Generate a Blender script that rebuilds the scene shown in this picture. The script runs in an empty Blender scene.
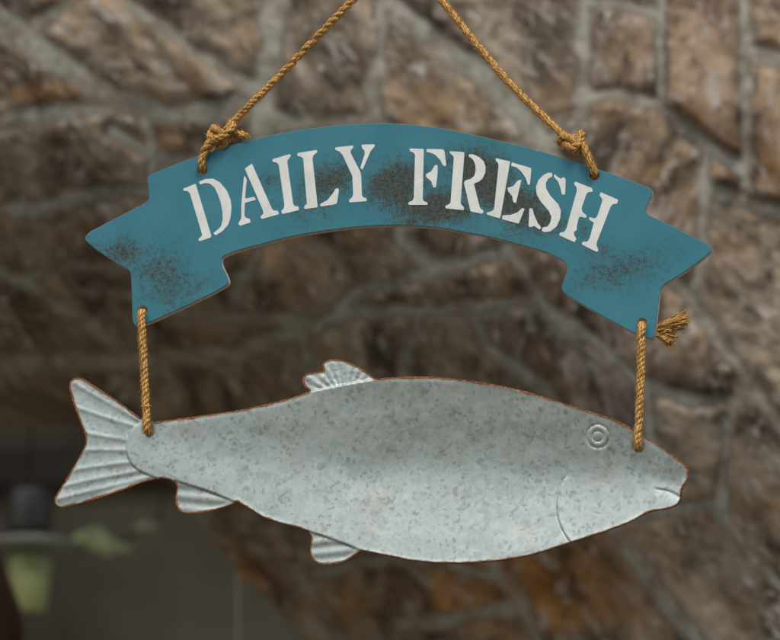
import bpy, bmesh, math, random
import numpy as np
from mathutils import Vector, Matrix
from mathutils.geometry import delaunay_2d_cdt

random.seed(7); rng = np.random.default_rng(7)
C = bpy.context.scene.collection
scn = bpy.context.scene
R = math.radians

# ------------------------------------------------------------------ camera
CEN = Vector((0, 0, 2.2))           # middle of the hanging sign
DIST, YAW, PITCH, WID = 2.2, R(12), R(14), 0.68
LENS = 36 * DIST / WID
PX = WID / 780                      # metres per photo pixel at the sign
cam_d = bpy.data.cameras.new('camera'); cam = bpy.data.objects.new('camera', cam_d); C.objects.link(cam)
view = Vector((-math.sin(YAW) * math.cos(PITCH), math.cos(YAW) * math.cos(PITCH), math.sin(PITCH)))
cam.location = CEN - view * DIST
cam.rotation_euler = view.to_track_quat('-Z', 'Y').to_euler()
cam_d.lens = LENS; cam_d.sensor_width = 36; cam_d.clip_end = 200; cam_d.clip_start = 0.05
cam_d.dof.use_dof = True; cam_d.dof.focus_distance = DIST; cam_d.dof.aperture_fstop = 6.6
scn.camera = cam
_q = view.to_track_quat('-Z', 'Y').to_matrix()
CX, CY, CZ = _q @ Vector((1, 0, 0)), _q @ Vector((0, 1, 0)), view

# ------------------------------------------------------------------ light
world = bpy.data.worlds.new('World'); scn.world = world; world.use_nodes = True
SUN_EL, SUN_AZ = R(54), R(30)      # azimuth from straight behind the camera (-Y) towards -X
nt = world.node_tree
sky = nt.nodes.new('ShaderNodeTexSky'); sky.sky_type = 'NISHITA'; sky.sun_disc = False
sky.sun_elevation = SUN_EL; sky.sun_rotation = R(180) + SUN_AZ
sky.dust_density = 3.0; sky.air_density = 1.2
bg = nt.nodes['Background']; bg.inputs[1].default_value = 0.10
tc = nt.nodes.new('ShaderNodeTexCoord'); sx = nt.nodes.new('ShaderNodeSeparateXYZ'); nt.links.new(tc.outputs['Generated'], sx.inputs[0])
mr = nt.nodes.new('ShaderNodeMapRange'); mr.inputs[1].default_value = -.03; mr.inputs[2].default_value = .03; nt.links.new(sx.outputs[2], mr.inputs[0])
mx = nt.nodes.new('ShaderNodeMix'); mx.data_type = 'RGBA'; mx.inputs[6].default_value = (1.15, .98, .76, 1)   # light thrown back by the ground
nt.links.new(mr.outputs[0], mx.inputs[0]); nt.links.new(sky.outputs[0], mx.inputs[7]); nt.links.new(mx.outputs[2], bg.inputs[0])
sun_d = bpy.data.lights.new('sun', 'SUN'); sun = bpy.data.objects.new('sun', sun_d); C.objects.link(sun)
sun_d.energy = 1.5; sun_d.angle = R(16); sun_d.color = (1, 0.95, 0.85)
sdir = Vector((math.sin(SUN_AZ) * math.cos(SUN_EL), -math.cos(SUN_AZ) * math.cos(SUN_EL), math.sin(SUN_EL)))
sun.rotation_euler = sdir.to_track_quat('Z', 'Y').to_euler()
scn.view_settings.view_transform = 'Standard'; scn.view_settings.look = 'None'
scn.view_settings.exposure = 0.34; scn.view_settings.gamma = 1.0
scn.cycles.use_denoising = True

# ------------------------------------------------------------------ helpers
def ray(px, py):
    a = (px - 390) / 780 * WID / DIST; b = (320 - py) / 780 * WID / DIST
    return CZ + CX * a + CY * b
def pt(px, py, y=0.0):              # point of the upright plane at depth y, seen at photo position px, py
    d = ray(px, py); t = (y - cam.location.y) / d.y
    return cam.location + d * t
def pts_np(P, y):
    P = np.asarray(P, float)
    a = (P[:, 0] - 390) / 780 * WID / DIST; b = (320 - P[:, 1]) / 780 * WID / DIST
    d = np.array(CZ)[None] + a[:, None] * np.array(CX)[None] + b[:, None] * np.array(CY)[None]
    t = (y - cam.location.y) / d[:, 1]
    return np.array(cam.location)[None] + d * t[:, None]

def empty(name, loc, label, cat, group=None):
    o = bpy.data.objects.new(name, None); C.objects.link(o); o.location = loc
    o.empty_display_size = 0.05
    o['label'] = label; o['category'] = cat
    if group: o['group'] = group
    return o
def mesh_obj(name, V, F, mats, parent=None, midx=None, smooth=True, uv=None, normals=None, fattr=None, cattr=None, vattr=None):
    me = bpy.data.meshes.new(name)
    off = Vector((0, 0, 0)) if parent is None else world_loc(parent)
    V = np.asarray(V, float) - np.array(off)[None]
    me.from_pydata([tuple(v) for v in V], [], [tuple(int(i) for i in f) for f in F])
    for m in (mats if isinstance(mats, (list, tuple)) else [mats]): me.materials.append(m)
    if midx is not None: me.polygons.foreach_set('material_index', np.asarray(midx, np.int32))
    me.polygons.foreach_set('use_smooth', np.full(len(F), smooth))
    if uv is not None:
        l = me.uv_layers.new(name='UVMap'); vi = np.zeros(len(me.loops), np.int32)
        me.loops.foreach_get('vertex_index', vi)
        l.data.foreach_set('uv', np.asarray(uv, float)[vi].ravel())
    if fattr:
        for k, v in fattr.items():
            me.attributes.new(k, 'FLOAT', 'POINT').data.foreach_set('value', np.asarray(v, np.float32))
    if vattr:
        for k, v in vattr.items():
            me.attributes.new(k, 'FLOAT_VECTOR', 'POINT').data.foreach_set('vector', np.asarray(v, np.float32).ravel())
    if cattr:
        for k, v in cattr.items():
            me.attributes.new(k, 'FLOAT_COLOR', 'POINT').data.foreach_set('color', np.asarray(v, np.float32).ravel())
    me.update()
    if normals is not None: me.normals_split_custom_set_from_vertices([tuple(n) for n in normals])
    o = bpy.data.objects.new(name, me); C.objects.link(o)
    if parent is not None: o.parent = parent
    return o
def world_loc(o):
    l = Vector(o.location)
    while o.parent: o = o.parent; l = l + Vector(o.location)
    return l

def round_poly(P, cut=2.5, it=2):
    P = [np.array(p, float) for p in P]
    for k in range(it):
        Q = []; n = len(P)
        for i in range(n):
            a, b = P[i], P[(i + 1) % n]; L = np.linalg.norm(b - a)
            t = min(0.25, cut / max(L, 1e-6))
            Q.append(a + (b - a) * t); Q.append(b - (b - a) * t)
        P = Q; cut *= 0.5
    return np.array(P)
def resample(P, step, closed=True):
    P = np.asarray(P, float); out = []; n = len(P)
    for i in range(n if closed else n - 1):
        a, b = P[i], P[(i + 1) % n]; m = max(1, int(round(np.linalg.norm(b - a) / step)))
        for k in range(m): out.append(a + (b - a) * k / m)
    if not closed: out.append(P[-1])
    return np.array(out)
def catmull(P, n=12):
    P = np.asarray(P, float); Q = np.vstack([2 * P[0] - P[1], P, 2 * P[-1] - P[-2]]); out = []
    for i in range(1, len(Q) - 2):
        for k in range(n):
            t = k / n
            out.append(0.5 * (2 * Q[i] + (Q[i + 1] - Q[i - 1]) * t + (2 * Q[i - 1] - 5 * Q[i] + 4 * Q[i + 1] - Q[i + 2]) * t * t
                              + (3 * Q[i] - Q[i - 1] - 3 * Q[i + 1] + Q[i + 2]) * t ** 3))
    out.append(P[-1]); return np.array(out)
def inside(P, poly):
    P = np.asarray(P, float); x, y = P[:, 0], P[:, 1]; c = np.zeros(len(P), bool); n = len(poly)
    for i in range(n):
        x0, y0 = poly[i]; x1, y1 = poly[(i + 1) % n]
        if y0 == y1: continue
        k = ((y0 > y) != (y1 > y)) & (x < (x1 - x0) * (y - y0) / (y1 - y0) + x0); c ^= k
    return c
def seg_dist(P, line, closed=False, w=None):
    P = np.asarray(P, float); d = np.full(len(P), 1e9); L = np.asarray(line, float); n = len(L)
    for i in range(n if closed else n - 1):
        a, b = L[i], L[(i + 1) % n]; ab = b - a; q = (ab @ ab) or 1e-9
        t = np.clip(((P - a) @ ab) / q, 0, 1)
        d = np.minimum(d, np.hypot(P[:, 0] - a[0] - t * ab[0], P[:, 1] - a[1] - t * ab[1]))
    return d
def vnoise(x, y, seed=0):
    xi = np.floor(x).astype(np.int64); yi = np.floor(y).astype(np.int64); fx = x - xi; fy = y - yi
    fx = fx * fx * (3 - 2 * fx); fy = fy * fy * (3 - 2 * fy)
    def h(a, b):
        v = np.sin(a * 127.1 + b * 311.7 + seed * 74.7) * 43758.5453
        return v - np.floor(v)
    return (h(xi, yi) * (1 - fx) + h(xi + 1, yi) * fx) * (1 - fy) + (h(xi, yi + 1) * (1 - fx) + h(xi + 1, yi + 1) * fx) * fy
def fbm(x, y, o=4, seed=0):
    s = 0; a = .5
    for k in range(o): s = s + a * (vnoise(x * 2 ** k, y * 2 ** k, seed + k) - .5); a *= .55
    return s
def smooth01(t): t = np.clip(t, 0, 1); return t * t * (3 - 2 * t)

# node shorthand
class NT:
    def __init__(s, name):
        s.m = bpy.data.materials.new(name); s.m.use_nodes = True; s.t = s.m.node_tree
        s.b = s.t.nodes['Principled BSDF']
    def n(s, typ, ins=None, **kw):
        nd = s.t.nodes.new(typ)
        for k, v in kw.items(): setattr(nd, k, v)
        for k, v in (ins or {}).items(): s.set(nd.inputs[k], v)
        return nd
    def set(s, sock, v):
        if isinstance(v, bpy.types.NodeSocket): s.t.links.new(v, sock)
        else: sock.default_value = v
    def math(s, op, a, b=0.0, c=0.0, clamp=False):
        nd = s.n('ShaderNodeMath', operation=op, use_clamp=clamp); s.set(nd.inputs[0], a); s.set(nd.inputs[1], b); s.set(nd.inputs[2], c)
        return nd.outputs[0]
    def mix(s, f, a, b, blend='MIX'):
        nd = s.n('ShaderNodeMix', data_type='RGBA', blend_type=blend)
        s.set(nd.inputs[0], f); s.set(nd.inputs[6], a); s.set(nd.inputs[7], b); return nd.outputs[2]
    def noise(s, vec, scale, detail=4, rough=.55, dist=0.0):
        nd = s.n('ShaderNodeTexNoise', {'Scale': scale, 'Detail': detail, 'Roughness': rough, 'Distortion': dist})
        if vec is not None: s.t.links.new(vec, nd.inputs['Vector'])
        return nd.outputs[0]
    def ramp(s, f, a, b):   # linear step a..b
        nd = s.n('ShaderNodeMapRange', {'From Min': a, 'From Max': b}); s.set(nd.inputs[0], f); return nd.outputs[0]
    def obj(s): return s.n('ShaderNodeTexCoord').outputs['Object']
    def attr(s, name): return s.n('ShaderNodeAttribute', attribute_name=name)
    def bump(s, h, strength=.5, dist=.001, nrm=None):
        nd = s.n('ShaderNodeBump', {'Strength': strength, 'Distance': dist, 'Height': h})
        if nrm: s.t.links.new(nrm, nd.inputs['Normal'])
        return nd.outputs[0]
    def out(s, **kw):
        for k, v in kw.items(): s.set(s.b.inputs[k.replace('_', ' ')], v)
        return s.m
def col(r, g, b): return (r, g, b, 1)

# ------------------------------------------------------------------ the stone archway behind
def wall_material():
    M = NT('rubble_stone'); o = M.obj()
    mo = M.attr('mortar').outputs['Fac']; tint = M.attr('tint').outputs['Color']; bed = M.attr('bedding').outputs['Vector']
    n1 = M.noise(bed, 11, 6, .62, .5); n2 = M.noise(bed, 30, 6, .68, .7); n5 = M.noise(bed, 55, 6, .7, .8); n6 = M.noise(bed, 44, 5, .65, .6); n3 = M.noise(o, 130, 4, .6); n4 = M.noise(o, 24, 5, .65)
    st = M.mix(M.ramp(n1, .38, .62), col(.28, .255, .24), col(1.72, 1.68, 1.62))
    st = M.mix(1.0, tint, st, 'MULTIPLY')
    st = M.mix(M.math('MULTIPLY', M.ramp(n2, .55, .66), .85), st, col(.46, .42, .375))        # pale streaks along the bedding
    st = M.mix(M.math('MULTIPLY', M.ramp(n6, .60, .70), .45), st, col(.24, .15, .075))
    st = M.mix(M.math('MULTIPLY', M.ramp(n5, .57, .66), .85), st, col(.60, .57, .51))
    st = M.mix(M.math('MULTIPLY', M.ramp(n2, .45, .34), .75), st, col(.026, .020, .016))      # dark pits
    st = M.mix(M.math('MULTIPLY', M.ramp(M.noise(o, 9, 3), .55, .68), .5), st, col(.22, .115, .040))
    mc = M.mix(n3, col(.285, .28, .23), col(.48, .455, .375))
    mc = M.mix(M.math('MULTIPLY', M.ramp(n4, .44, .58), .85), mc, M.mix(.5, tint, col(.18, .165, .135)))
    mc = M.mix(M.math('MULTIPLY', M.ramp(M.noise(o, 40, 5, .65), .54, .66), .6), mc, col(.50, .49, .44))
    base = M.mix(mo, st, mc)
    h = M.math('ADD', M.math('MULTIPLY', n2, .7), M.math('MULTIPLY', n3, .3))
    return M.out(Base_Color=base, Roughness=.9, Normal=M.bump(h, .6, .010))

BEND = [(-900, 190), (-100, 255), (300, 315), (540, 425), (690, 580), (780, 780), (880, 1100)]
def recess(P):                       # picture distance past the arris, towards the dark opening
    d = seg_dist(P, BEND); poly = BEND + [(-900, 1100)]
    return np.where(inside(P, poly), d, -d)
WALL_Y = 1.30
def wall_depth(P):
    s = recess(P) / 90.0
    sp = np.where(s > 12, s, np.log1p(np.exp(np.clip(s, -30, 12))))
    return WALL_Y + sp * 90 * 0.0014 * 3.0
JOINTS = [ # (half width in photo px, polyline)
    (11, [(-20, 10), (30, 40), (62, 64), (110, 97), (165, 112), (215, 112), (262, 92)]), (9, [(-20, 122), (35, 116), (75, 106), (112, 97)]),
    (7, [(30, 28), (60, 6), (100, -12)]), (9, [(-20, 212), (40, 206), (70, 200), (145, 188), (240, 178)]), (7, [(140, 108), (150, 130), (155, 160), (146, 190)]),
    (8, [(100, -14), (150, 20), (220, 66), (262, 92)]), (6, [(110, 130), (150, 150), (185, 168)]),
    (13, [(276, -20), (272, 50), (264, 92), (262, 130)]), (7, [(262, 118), (320, 128), (372, 120)]), (8, [(385, -20), (380, 50), (370, 122)]),
    (10, [(380, -10), (430, 36), (490, 82), (532, 124), (545, 150)]), (8, [(584, -20), (584, 60), (580, 112), (545, 145)]),
    (7, [(588, 2), (620, 3), (660, 14)]), (6, [(661, -20), (660, 50), (662, 108)]), (9, [(584, 94), (620, 92), (655, 104), (690, 132), (712, 152), (745, 168)]),
    (7, [(744, -20), (744, 60), (748, 120), (746, 182)]), (9, [(746, 52), (770, 58), (800, 66)]), (7, [(706, 150), (704, 200), (706, 250), (690, 300)]),
    (9, [(700, 185), (740, 200), (800, 218)]), (7, [(640, 255), (690, 298), (735, 360), (780, 424), (815, 470)]),
    (6, [(742, 372), (726, 420), (722, 520)]), (7, [(600, 520), (650, 512), (720, 505)]), (5, [(722, 518), (770, 574), (800, 610)]),
    (9, [(560, 480), (612, 530), (655, 588), (700, 645), (720, 680)]), (7, [(480, 552), (508, 585), (528, 612), (545, 660)]), (8, [(400, 622), (470, 616), (528, 610)]),
    (9, [(-20, 365), (30, 362), (90, 360), (140, 362), (220, 356), (300, 330), (352, 312), (420, 312), (470, 306)]), (8, [(466, 308), (488, 348), (542, 388), (560, 420)]),
    (7, [(-20, 265), (20, 282), (60, 305), (108, 338), (140, 362)]), (7, [(230, 318), (330, 322), (356, 292), (440, 270), (512, 250)]), (6, [(512, 250), (540, 305), (600, 372)]),
    (7, [(120, 290), (170, 312), (232, 318)]), (6, [(232, 318), (240, 285), (260, 250)]), (7, [(470, 306), (530, 300), (590, 340), (640, 380)]), (6, [(420, 312), (400, 360), (410, 400)]),
    (6, [(20, 282), (70, 262), (130, 268)]), (6, [(300, 330), (310, 372), (290, 420)]), (6, [(150, 470), (240, 470), (330, 490), (420, 520), (480, 552)]),
    (6, [(250, 545), (300, 575), (340, 640), (352, 690)]), (6, [(300, 575), (380, 560), (440, 560), (500, 580)]), (6, [(560, 480), (500, 500), (470, 545)]),
    (6, [(380, 560), (390, 500), (400, 420)]), (7, [(640, 380), (655, 450), (650, 512)]), (6, [(560, 420), (600, 470), (650, 512)]), (6, [(640, 380), (690, 400), (735, 400)]),
    (8, [(262, 130), (240, 178), (250, 220)]), (8, [(372, 122), (420, 160), (400, 240), (440, 270)]), (8, [(545, 145), (580, 200), (640, 255)]), (8, [(420, 160), (545, 145)])]
OPEN = [(-900, 388), (0, 391), (50, 398), (85, 408), (118, 430), (160, 478), (177, 497), (196, 520), (207, 537), (228, 566), (240, 580), (266, 600), (297, 634), (330, 690), (385, 770), (430, 1000), (-900, 1000)]
def build_wall():
    st = 4.0; xs = np.arange(-700, 1701, st); ys = np.arange(-460, 981, st)
    nx, ny = len(xs), len(ys); gx, gy = np.meshgrid(xs, ys); P = np.stack([gx.ravel(), gy.ravel()], 1)
    Pw = P + np.stack([fbm(P[:, 0] / 40, P[:, 1] / 40, 3, 3), fbm(P[:, 0] / 40, P[:, 1] / 40, 3, 9)], 1) * 9
    d = np.full(len(P), 1e9)
    for hw, line in JOINTS: d = np.minimum(d, seg_dist(Pw, line) - hw)
    seeds = []
    for j in range(-5, 11):
        for i in range(-8, 16):
            seeds.append((i * 125 + (j % 2) * 60 + random.uniform(-38, 38), j * 92 + random.uniform(-28, 28)))
    S = np.array(seeds); f1 = np.full(len(P), 1e9); f2 = f1.copy()
    for s in S:
        q = np.hypot((Pw[:, 0] - s[0]), (Pw[:, 1] - s[1]) * 1.25)
        f2 = np.where(q < f1, f1, np.minimum(f2, q)); f1 = np.minimum(f1, q)
    out = (P[:, 0] < -14) | (P[:, 0] > 794) | (P[:, 1] < -14) | (P[:, 1] > 656)
    d = np.where(out, (f2 - f1) / 2 - 7, d)
    d = d + fbm(P[:, 0] / 14, P[:, 1] / 14, 3, 21) * 9 + fbm(P[:, 0] / 55, P[:, 1] / 45, 2, 25) * 9 + 1.5
    stone = (d > 0).reshape(ny, nx)
    lab = np.zeros((ny, nx), np.int32); k = 0
    for y in range(ny):
        for x in range(nx):
            if stone[y, x] and not lab[y, x]:
                k += 1; stack = [(y, x)]; lab[y, x] = k
                while stack:
                    a, b = stack.pop()
                    for aa, bb in ((a + 1, b), (a - 1, b), (a, b + 1), (a, b - 1)):
                        if 0 <= aa < ny and 0 <= bb < nx and stone[aa, bb] and not lab[aa, bb]: lab[aa, bb] = k; stack.append((aa, bb))
    lab = lab.ravel()
    pal = np.array([(.112, .088, .062), (.135, .112, .082), (.092, .076, .058), (.125, .095, .060), (.15, .125, .095), (.100, .078, .052), (.118, .102, .082)]) * 1.48
    tc = pal[rng.integers(0, len(pal), k + 1)] * rng.uniform(1.15, 1.7, (k + 1, 1))
    tx, ty, tz = rng.normal(0, .03, k + 1), rng.normal(0, .03, k + 1), rng.uniform(2, 8, k + 1)
    cx = np.bincount(lab, P[:, 0], k + 1) / np.maximum(1, np.bincount(lab, minlength=k + 1)); cy = np.bincount(lab, P[:, 1], k + 1) / np.maximum(1, np.bincount(lab, minlength=k + 1))
    up = smooth01(d / 9.0)
    ang = np.where((cx > 545) & (cy < 430), 86, np.where(cy < 330, 26, 40)) + rng.normal(0, 13, k + 1); ang = np.radians(ang)[lab]
    bu = P[:, 0] * np.cos(ang) + P[:, 1] * np.sin(ang); bv_ = -P[:, 0] * np.sin(ang) + P[:, 1] * np.cos(ang)
    so = rng.uniform(0, 9, k + 1)[lab]
    bed = np.stack([bu * .0014 * .58 + so, bv_ * .0014 * 1.15 + so * .7, so], 1)
    h = up * (tz[lab] + tx[lab] * (P[:, 0] - cx[lab]) * 1.6 + ty[lab] * (P[:, 1] - cy[lab]) * 1.6)
    # bedding ridges running along the slabs, then broken lumps
    h += up * (fbm(bu / 48 + so, bv_ / 22 + so, 4, 31) * 9 + fbm(P[:, 0] / 13, P[:, 1] / 9, 3, 41) * 6)
    h += fbm(P[:, 0] / 30, P[:, 1] / 30, 3, 51) * 7
    tc[(cx > 545) & (cy < 430)] *= np.array([[.84, .81, .86]]); tc[(cx <= 545) | (cy >= 430)] *= np.array([[1.03, .97, .86]])
    tint = tc[lab]
    for (x, y, rx, ry, c, a) in [(45, 93, 40, 9, (.42, .20, .05), .9), (262, 256, 16, 8, (.55, .22, .03), 1), (540, 585, 85, 50, (.42, .19, .035), 1), (455, 600, 40, 25, (.36, .17, .045), .75),
                                 (620, 55, 30, 42, (.24, .165, .095), .8), (662, 172, 26, 14, (.30, .20, .09), .8), (250, 575, 26, 30, (.36, .17, .035), .8), (350, 600, 60, 26, (.24, .14, .045), .7), (600, 185, 26, 18, (.27, .19, .10), .6), (775, 170, 16, 12, (.35, .21, .07), .7),
                                 (460, 40, 50, 30, (.20, .17, .14), .7), (200, 60, 70, 12, (.18, .16, .14), .3), (300, 305, 55, 12, (.27, .21, .18), .8), (570, 350, 45, 25, (.22, .17, .15), .6), (45, 60, 45, 20, (.24, .21, .17), .7)]:
        w = (a * np.exp(-(((P[:, 0] - x) / rx) ** 2 + ((P[:, 1] - y) / ry) ** 2)) * (1 + 1.0 * fbm(P[:, 0] / 12, P[:, 1] / 9, 3, 61))).clip(0, 1)[:, None]
        tint = tint * (1 - w) + np.array(c)[None] * w
    mort = 1 - smooth01((d + 2) / 5.0)
    dep = wall_depth(P); keep = ~inside(P, OPEN)
    V = pts_np(P, dep - h * 0.0014 * .9)
    idx = np.full(len(P), -1); idx[keep] = np.arange(keep.sum())
    g = np.arange(nx * ny).reshape(ny, nx)
    q = np.stack([g[:-1, :-1], g[1:, :-1], g[1:, 1:], g[:-1, 1:]], -1).reshape(-1, 4); q = idx[q[(idx[q] >= 0).all(1)]]
    V = V[keep]; tint = tint[keep]; mort = mort[keep]; bed = bed[keep]
    e = np.concatenate([q[:, [0, 1]], q[:, [1, 2]], q[:, [2, 3]], q[:, [3, 0]]])
    es = set(map(tuple, e)); bd = [(a, b) for a, b in es if (b, a) not in es]
    bv = sorted({i for ed in bd for i in ed}); mp = {i: len(V) + n for n, i in enumerate(bv)}
    V2 = V[bv] + np.array([[0, .42, .02]])
    F = [tuple(f) for f in q] + [(b, a, mp[a], mp[b]) for a, b in bd]
    V = np.vstack([V, V2]); tint = np.vstack([tint, tint[bv]]); mort = np.concatenate([mort, mort[bv]]); bed = np.vstack([bed, bed[bv]])
    o = mesh_obj('stone_wall', V, F, wall_material(), cattr={'tint': np.hstack([tint, np.ones((len(tint), 1))])}, fattr={'mortar': mort}, vattr={'bedding': bed})
    o['label'] = 'rough brown rubble stone archway with grey mortar joints behind the sign'; o['category'] = 'wall'
    return o
build_wall()

def plain(name, c, rough=.8, var=.35, scale=6, metallic=0.0):
    M = NT(name); o = M.obj(); n = M.noise(o, scale, 5, .6)
    b = M.mix(M.ramp(n, .3, .7), tuple(x * (1 - var) for x in c) + (1,), tuple(x * (1 + var) for x in c) + (1,))
    return M.out(Base_Color=b, Roughness=rough, Metallic=metallic, Normal=M.bump(M.noise(o, scale * 12, 3), .25, .004))
def box_vf(x0, x1, y0, y1, z0, z1, V, F):
    n = len(V); V += [(x0, y0, z0), (x1, y0, z0), (x1, y1, z0), (x0, y1, z0), (x0, y0, z1), (x1, y0, z1), (x1, y1, z1), (x0, y1, z1)]
    F += [tuple(n + i for i in f) for f in ((0, 3, 2, 1), (4, 5, 6, 7), (0, 1, 5, 4), (1, 2, 6, 5), (2, 3, 7, 6), (3, 0, 4, 7))]
# the dim room seen through the arch
def room():
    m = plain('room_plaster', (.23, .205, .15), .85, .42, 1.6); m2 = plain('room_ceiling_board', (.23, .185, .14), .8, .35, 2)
    zc = pt(20, 492, 5.5).z
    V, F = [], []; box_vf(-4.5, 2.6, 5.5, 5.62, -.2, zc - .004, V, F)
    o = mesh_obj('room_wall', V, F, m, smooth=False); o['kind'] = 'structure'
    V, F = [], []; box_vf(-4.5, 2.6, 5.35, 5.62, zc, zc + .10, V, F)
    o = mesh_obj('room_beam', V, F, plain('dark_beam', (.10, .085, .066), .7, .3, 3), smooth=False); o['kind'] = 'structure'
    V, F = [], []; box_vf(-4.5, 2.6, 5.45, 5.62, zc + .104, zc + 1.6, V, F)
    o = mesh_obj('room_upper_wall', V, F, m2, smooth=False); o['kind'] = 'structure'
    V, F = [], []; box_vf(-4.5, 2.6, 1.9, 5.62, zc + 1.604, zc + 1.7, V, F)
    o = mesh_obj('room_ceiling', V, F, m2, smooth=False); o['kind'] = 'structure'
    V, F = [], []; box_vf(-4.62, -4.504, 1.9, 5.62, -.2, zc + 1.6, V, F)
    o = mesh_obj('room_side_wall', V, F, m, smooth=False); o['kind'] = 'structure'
room()
def lathe(prof, cx, cy, seg=40):
    V, F = [], []; n = len(prof)
    for r, z in prof:
        for k in range(seg):
            a = 2 * math.pi * k / seg; V.append((cx + r * math.cos(a), cy + r * math.sin(a), z))
    for i in range(n - 1):
        for k in range(seg): F.append((i * seg + k, i * seg + (k + 1) % seg, (i + 1) * seg + (k + 1) % seg, (i + 1) * seg + k))
    F.append(tuple(range(seg))[::-1]); F.append(tuple((n - 1) * seg + k for k in range(seg)))
    return V, F
def lamp():
    Y = 3.4; c = pt(31, 540, Y); s = (pt(32, 540, Y) - pt(31, 540, Y)).length
    z = lambda py: pt(31, py, Y).z
    root = empty('pendant_lamp', (c.x, Y, z(612)), 'grey metal pendant lamp with round flat shade and glass painted with green window light hanging in the dark room', 'lamp')
    mt = plain('lamp_grey_metal', (.085, .085, .08), .45, .15, 8, .3)
    V, F = lathe([(1.1 * s, z(489)), (1.1 * s, z(60))], c.x - 4 * s, Y, 12); mesh_obj('rod', V, F, plain('dark_rod', (.03, .028, .025), .6), root)
    V, F = lathe([(16 * s, z(534)), (20 * s, z(532)), (21 * s, z(528)), (21 * s, z(494)), (19 * s, z(489)), (3 * s, z(487))], c.x - 2 * s, Y); mesh_obj('cap', V, F, mt, root)
    V, F = lathe([(20 * s, z(553)), (38 * s, z(550)), (44 * s, z(546)), (44 * s, z(544)), (36 * s, z(540)), (17 * s, z(535.5))], c.x, Y); mesh_obj('lamp_shade', V, F, plain('lamp_enamel', (.30, .32, .29), .5, .15, 8), root)
    g = NT('glass_window_green'); g.out(Base_Color=col(.58, .66, .30), Roughness=.15, Transmission_Weight=.25)  # window light and greenery seen through the glass, put into its base colour
    V, F = lathe([(15 * s, z(612)), (17 * s, z(610)), (22 * s, z(562)), (20 * s, z(554.5))], c.x, Y); mesh_obj('glass', V, F, g.m, root)
lamp()
def tube(path, rad, seg=10):
    P = [Vector(p) for p in path]; V, F = [], []; n = len(P); t0 = (P[1] - P[0]).normalized(); u = t0.orthogonal().normalized()
    for i, p in enumerate(P):
        t = (P[min(i + 1, n - 1)] - P[max(i - 1, 0)]).normalized(); u = (u - t * u.dot(t)).normalized(); v = t.cross(u)
        r = rad[i] if hasattr(rad, '__len__') else rad
        for k in range(seg):
            a = 2 * math.pi * k / seg; V.append(p + (u * math.cos(a) + v * math.sin(a)) * r)
    for i in range(n - 1):
        for k in range(seg): F.append((i * seg + k, i * seg + (k + 1) % seg, (i + 1) * seg + (k + 1) % seg, (i + 1) * seg + k))
    F.append(tuple(range(seg))[::-1]); F.append(tuple((n - 1) * seg + k for k in range(seg)))
    return V, F
V, F = tube([pt(238, y, 3.0) for y in (500, 560, 640, 760, 900)], .0042)
o = mesh_obj('thin_pole', V, F, plain('pale_pole_paint', (.16, .16, .12), .6)); o['label'] = 'thin pale upright pole in the dark room under the belly fin'; o['category'] = 'pole'
V, F = tube([pt(x, y, 2.5) for x, y in ((-24, 515), (-22, 560), (-14, 610), (-12, 660), (-14, 760), (-20, 900))], [.02, .045, .066, .072, .075, .075], 20)
o = mesh_obj('wooden_post', V, F, plain('dark_brown_wood', (.075, .035, .016), .6, .4, 9)); o['label'] = 'dark reddish brown rounded wooden post at the lower left edge'; o['category'] = 'post'
def sprig():
    Y = 4.2; root = empty('leafy_sprig', pt(102, 560, Y), 'pale green leafy sprig in the dark room right of the pendant lamp', 'plant')
    lm = plain('pale_leaf', (.62, .68, .36), .6, .25, 20); V, F = [], []
    for (x, y, w, hh, a) in [(86, 536, 17, 8, -10), (104, 542, 18, 10, 12), (100, 533, 14, 7, 25), (117, 546, 17, 6, 4), (92, 546, 12, 6, 30), (126, 549, 10, 4, -6), (146, 526, 14, 6, -8), (152, 527, 8, 4, 20), (110, 552, 12, 4, -15)]:
        n = len(V); ca, sa = math.cos(R(a)), math.sin(R(a)); rim = [(-1, 0), (-.5, .8), (.2, 1), (1, .05), (.3, -.9), (-.5, -.8)]
        dy = random.uniform(-.06, .06)
        for (u, v) in rim: V.append(pt(x + (u * w * ca - v * hh * sa) / 1.15, y + (u * w * sa + v * hh * ca) / 1.15, Y + dy + u * .02))
        V.append(pt(x, y, Y + dy - .02)); F += [(n + i, n + (i + 1) % 6, n + 6) for i in range(6)]
    mesh_obj('leaves', V, F, lm, root)
    V, F = tube([pt(78, 552, Y + .03), pt(100, 543, Y + .02), pt(130, 538, Y + .02), pt(158, 520, Y + .03), pt(168, 480, Y + .04), pt(170, 420, Y + .05)], .004, 6); mesh_obj('stem', V, F, plain('stem_brown', (.06, .06, .03)), root)
sprig()

# ------------------------------------------------------------------ banner
BAN = [(147, 177), (151, 174), (200, 155), (245, 141.5), (290, 131.5), (340, 125), (390, 123.3), (440, 128), (490, 138.5), (540, 151), (590, 166.5), (640, 184), (652.5, 189.8), (652, 195), (645, 210), (647, 214),
       (672, 226), (709, 244.5), (713, 250), (700, 261), (681, 274.5), (661.5, 286), (659, 300), (655, 337), (650, 339), (636, 334), (601.5, 315.8), (567, 295.6), (561, 289.5), (563, 282), (567.8, 269), (565, 261.5),
       (544, 251.7), (517, 244), (490, 237), (463, 232), (440, 228), (406.7, 225.5), (373, 225.8), (330.5, 230), (294, 236), (260, 244.5), (236, 251), (222, 256.5), (221, 263), (228.7, 279), (228, 284.5), (210, 294.5), (183.7, 307), (152, 321.5), (135, 327), (132.2, 320),
       (132, 300), (130.5, 270.5), (116, 263), (93.7, 248), (83.6, 239), (88, 232.5), (116, 218), (148, 201.5), (149, 197)]
_k = [i for i, p in enumerate(BAN) if p in ((652.5, 189.8), (565, 261.5), (236, 251))]
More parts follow.
